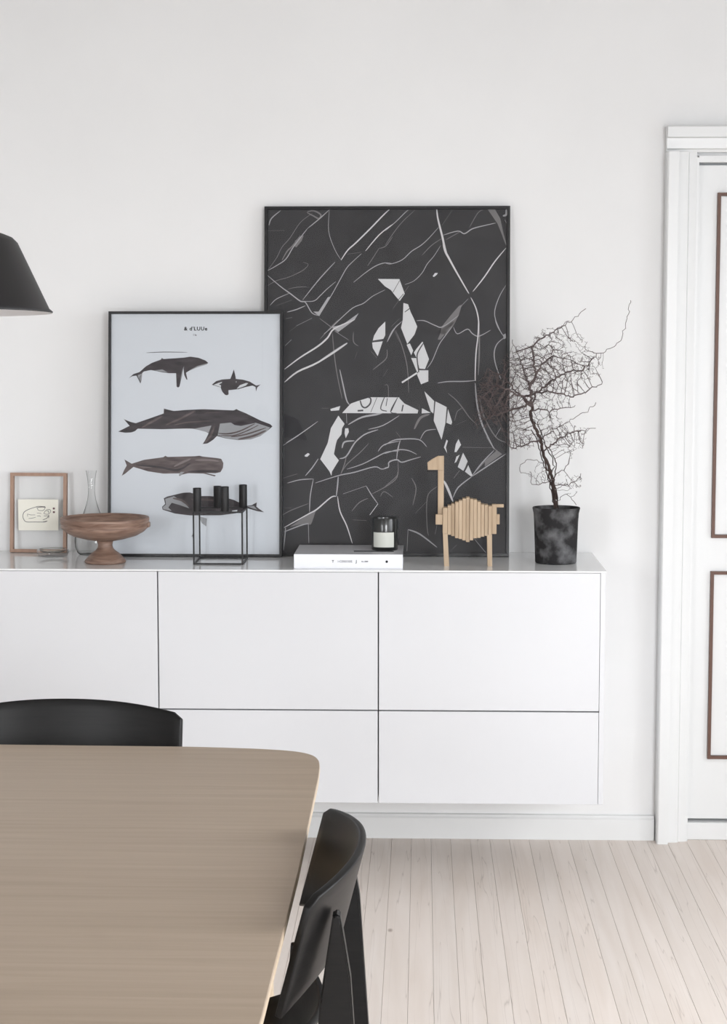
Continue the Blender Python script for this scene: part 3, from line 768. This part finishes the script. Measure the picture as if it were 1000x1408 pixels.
br([P(420, 860), P(340, 840, .02), P(290, 880, .03), P(300, 915, .03)])
br([P(450, 940), P(390, 960, -.02), P(340, 955, -.03)])
br([P(462, 930), P(500, 890, -.02), P(520, 865, -.03)])
br([P(465, 960), P(530, 970, .02), P(570, 950, .02), P(595, 920, .02)])
br([P(470, 1040), P(520, 1010, .02), P(550, 1040, .02), P(568, 1070, .02)])
br([P(300, 540), P(420, 500, -.03), P(540, 530, -.04), P(620, 500, -.03), P(685, 460, -.03)])
br([P(345, 600), P(430, 600, -.02), P(550, 578, -.02)])
br([P(330, 480), P(300, 380, .04), P(260, 290, .05), P(250, 250, .04)])
bd = len(nodes)
att = []
for cx, cy, rx, ry, dy, num in [(330, 400, 150, 140, .08, 480), (470, 420, 160, 110, .08, 340), (150, 530, 85, 135, .07, 520), (240, 620, 100, 110, .07, 220), (290, 730, 90, 70, .06, 120), (520, 740, 100, 80, .06, 130),
                                 (430, 650, 80, 60, .05, 60), (540, 960, 70, 50, .04, 36), (380, 920, 55, 45, .03, 24), (540, 300, 90, 90, .05, 60), (620, 380, 80, 70, .04, 70), (440, 250, 110, 60, .05, 90), (430, 560, 110, 45, .05, 60), (380, 330, 150, 60, .06, 120), (100, 640, 50, 60, .04, 60)]:
    for _ in range(int(num*2.3)):
        while True:
            v = rng.uniform(-1, 1, 3)
            if v@v < 1: break
        q_ = P(cx+v[0]*rx, cy+v[1]*ry, v[2]*dy-.012); att.append([q_.x, min(q_.y, .085), q_.z])
att = np.array(att); N = np.array(nodes); pr = list(par)
mind = np.full(len(att), 9.); who = np.zeros(len(att), int)
def upd(lo):
    global mind, who
    d = np.linalg.norm(att[:, None]-N[None, lo:], axis=2); m = d.argmin(1); dm = d[np.arange(len(att)), m]
    b = dm < mind; mind[b] = dm[b]; who[b] = m[b]+lo
upd(0)
for it in range(110):
    act = mind < .07
    if not act.any(): break
    new = []
    for w_ in np.unique(who[act]):
        v = att[act & (who == w_)]-N[w_]; v /= np.linalg.norm(v, axis=1)[:, None]; d = v.sum(0)+rng.normal(0, .5, 3); d /= np.linalg.norm(d)
        new.append(N[w_]+d*.0055); pr.append(int(w_))
    lo = len(N); N = np.vstack([N, new]); upd(lo)
    keep = mind > .0058; att = att[keep]; mind = mind[keep]; who = who[keep]
    if len(att) == 0 or len(N) > 24000: break
nn = len(N); cnt = np.zeros(nn); child = np.zeros(nn, int)
for i in range(nn):
    if pr[i] >= 0: child[pr[i]] += 1
for i in range(nn-1, -1, -1):
    if child[i] == 0: cnt[i] = max(cnt[i], 1)
    if pr[i] >= 0: cnt[pr[i]] += max(cnt[i], 1)
rad = np.minimum(.00050*cnt**.31, .0042)
rad[:bd] = np.maximum(rad[:bd], .0008)
TRUNK = a+200
def chain_mesh(sel):
    """one tapered tube per unbranched run of twig"""
    bm = bmesh.new(); kids = {}
    for i in range(nn):
        if pr[i] >= 0: kids.setdefault(pr[i], []).append(i)
    starts = [(pr[i], i) for i in range(nn) if pr[i] >= 0 and (kids[pr[i]][0] != i or pr[pr[i]] < 0)]
    for p0, i in starts:
        run = [p0, i]
        while i in kids: i = kids[i][0]; run.append(i)
        pts = []; rs = []; 
        groups = [[]]
        for k in run:
            if sel(k) or (k == run[0] and sel(run[1])): groups[-1].append(k)
            elif groups[-1]: groups.append([])
        for gq in groups:
            if len(gq) < 2: continue
            big_ = rad[gq].max()
            tube(bm, [Vector(N[k]) for k in gq], [min(rad[k], rad[gq[min(1, len(gq)-1)]]) for k in gq], 6 if big_ > .0015 else 3, cap=False)
    return bm
stem_end = s3
tr = obj('trunk', chain_mesh(lambda k: k <= stem_end), M['bark'], pl, True)
tw = tag(obj('twigs', chain_mesh(lambda k: k > stem_end), M['twig'], pl), kind='stuff')

# ------------------------------------------------------------------ dining table
tb = thing('dining_table', 'large pale oak dining table with softly rounded corners, in the foreground', 'table', (0, 0, 0))
XC, YC = -.36, -2.38; TZ = .74
def outline(ins=0):
    pts = []; hx, hy = .906-ins, .765-ins; N_ = 200
    for i in range(N_):
        t = 2*math.pi*i/N_; c, s = math.cos(t), math.sin(t); ex = 2/22.0
        x = math.copysign(abs(c)**ex, c); y = math.copysign(abs(s)**ex, s)
        # gentle bow of each side
        x2 = x*hx*(1-.012*abs(y)**2*0); y2 = y*hy*(1-.05*abs(x)**4)
        x2 = x*hx*(1-.008*abs(y)**3)
        pts.append((XC+x2, YC+y2))
    return pts
def loft(layers):
    bm = bmesh.new(); R = [[bm.verts.new((p[0], p[1], z)) for p in outline(i)] for i, z in layers]
    for r, s in zip(R, R[1:]):
        for k in range(len(r)): bm.faces.new((r[k], r[(k+1) % len(r)], s[(k+1) % len(s)], s[k]))
    bm.faces.new(R[0]); bm.faces.new(R[-1][::-1]); return bm
obj('tabletop', loft([(.0012, TZ), (0.0003, TZ-.0012), (.0003, TZ-.003)]), M['oak'], tb)
obj('edge_band', loft([(.0006, TZ-.0031), (0, TZ-.006), (.001, TZ-.016), (.012, TZ-.024)]), M['oakedge'], tb)
x0, x1, y0, y1 = XC-.72, XC+.78, YC-.60, YC+.60
for b_ in ((x0, x1, y0, y0+.02), (x0, x1, y1-.02, y1), (x0, x0+.02, y0+.02, y1-.02), (x1-.02, x1, y0+.02, y1-.02)): bm = bmesh.new(); add_box(bm, *b_, TZ-.085, TZ-.0245); obj('apron', bm, M['oakedge'], tb)
for sx in (-1, 1):
    for sy in (-1, 1):
        bm = bmesh.new(); bx_ = XC+(.80 if sx > 0 else -.74); by_ = YC+sy*.40
        tube(bm, [(bx_+sx*.03, by_+sy*.02, 0), (bx_, by_, TZ-.0245)], [.016, .029], 20)
        obj('leg', bm, M['oakedge'], tb, True)

# ------------------------------------------------------------------ chairs
def grid(fn, nu, nv):
    bm = bmesh.new(); g_ = [[bm.verts.new(fn(2*i/nu-1, j/nv)) for j in range(nv+1)] for i in range(nu+1)]
    for i in range(nu):
        for j in range(nv): bm.faces.new((g_[i][j], g_[i+1][j], g_[i+1][j+1], g_[i][j+1]))
    return bm
def shell(name, fn, nu, nv, th_, parent, off=0):
    o = obj(name, grid(fn, nu, nv), M['blackwood'], parent, True)
    m = o.modifiers.new('s', 'SOLIDIFY'); m.thickness = th_; m.offset = off
    m = o.modifiers.new('b', 'BEVEL'); m.width = .0025; m.segments = 2; m.limit_method = 'ANGLE'; m.angle_limit = math.radians(50)
    return o
def make_chair(label, loc, rz):
    # local frame: sitter faces +y, backrest at -y
    t = thing('dining_chair', label, 'chair', loc, (0, 0, rz), 'black dining chairs')
    def back(u, v):
        ztop = .792-.016*abs(u)**2.2-.03*max(0, abs(u)-.93)**1*4; zbot = .658-.034*(abs(u)**3)
        z = zbot+(ztop-zbot)*v; x = .224*u
        return (x, -.198-.056*(1-abs(u)**2.1)-(z-.78)*.26, z)
    shell('backrest', back, 28, 8, .011, t)
    def seat(u, v):
        # v 0 = front, 1 = rear lip
        wd2 = .215-.02*v-.012*(v > .97)
        x = u*wd2
        y = .235-.374*min(v/.85, 1)-.052*max(0, (v-.85)/.15)*(1-u*u)-(.0 if v < .85 else .010*(v-.85)/.15)
        z = .462+.012*u*u+.012*abs(u)**4-.012*math.exp(-(v/.08)**2)+(.098*((v-.76)/.24)**2 if v > .76 else 0)
        return (x, y, z)
    shell('seat', seat, 20, 18, .011, t)
    for s in (-1, 1):
        # rear leg: flat tapered slab bolted to the outer face of the backrest, bowed towards the floor
        poly = [(-.247, .7455), (-.250, .742), (-.262, .66), (-.268, .55), (-.277, .40), (-.305, .0), (-.283, .0), (-.225, .30), (-.200, .43), (-.208, .50), (-.226, .645), (-.243, .742)]
        poly = [(-.2300, .744), (-.2345, .741), (-.2475, .66), (-.258, .50), (-.275, .25), (-.300, 0), (-.276, 0), (-.228, .30), (-.199, .44), (-.199, .50), (-.208, .63), (-.2245, .741)]
        xx = s*.168
        bm = prism(poly, 'x', xx-.011, xx+.011)
        bmesh.ops.bevel(bm, geom=[e_ for e_ in bm.edges if abs(e_.verts[0].co.x-e_.verts[1].co.x) < 1e-6 and len(e_.link_faces) == 2 and abs(e_.link_faces[0].normal.dot(e_.link_faces[1].normal)) < .5], offset=.002, segments=2, affect='EDGES')
        obj('leg', bm, M['blackwood'], t)
        poly = [(.165, .449), (.205, .449), (.213, .0), (.193, .0)]
        obj('leg', prism(poly, 'x', xx-.011, xx+.011), M['blackwood'], t)
        obj('side_rail', box(xx-.010, xx+.010, -.199, .165, .415, .448, bev=.002), M['blackwood'], t)
    obj('cross_rail', box(-.157, .157, .120, .140, .417, .447, bev=.002), M['blackwood'], t)
    obj('cross_rail', box(-.157, .157, -.150, -.130, .417, .447, bev=.002), M['blackwood'], t)
    return t
# right-hand chair faces the table (-X); far chair faces the camera side (-Y)
make_chair('black wooden chair seen edge-on at the right end of the oak table', (.378, -2.40, 0), math.radians(90))
make_chair('black wooden chair on the far side of the table, only its backrest showing', (.045, -1.715, 0), math.radians(180))

# ------------------------------------------------------------------ pendant lamp
lp = thing('pendant_lamp', 'black conical pendant lamp hanging over the table, cut off at the left', 'lamp', (.0125, -2.4, 1.5075), (math.radians(-1.0), 0, 0))
R = .2035
outp = [(R, 0), (R+.0008, .002), (R-.004, .006), (.1585, .094), (.152, .1005), (.142, .1045), (.085, .124), (.040, .139), (.030, .150), (.028, .190), (.0, .190)]
inp = [(0, .128), (.036, .128), (.083, .1215), (.140, .1025), (.150, .098), (.1565, .092), (R-.004, .003), (R, 0)]
for r_s in (0,):
    obj('shade', lathe(outp, 96), M['lampblack'], lp, True)
obj('inner_shade', lathe(inp, 96), M['lampin'], lp, True)
bm = bmesh.new(); tube(bm, [(0, 0, .19), (0, 0, H-1.5075-.028)], .003, 8); obj('cord', bm, M['black'], lp)
obj('ceiling_rose', lathe([(0, H-1.536), (.045, H-1.536), (.05, H-1.531), (.05, H-1.509), (0, H-1.509)], 32), M['black'], lp, True)
obj('bulb', lathe([(0, .052), (.018, .056), (.029, .072), (.029, .086), (.016, .108), (.013, .127), (0, .127)], 24), mat('opal_bulb', lin(235, 235, 232), .3), lp, True)
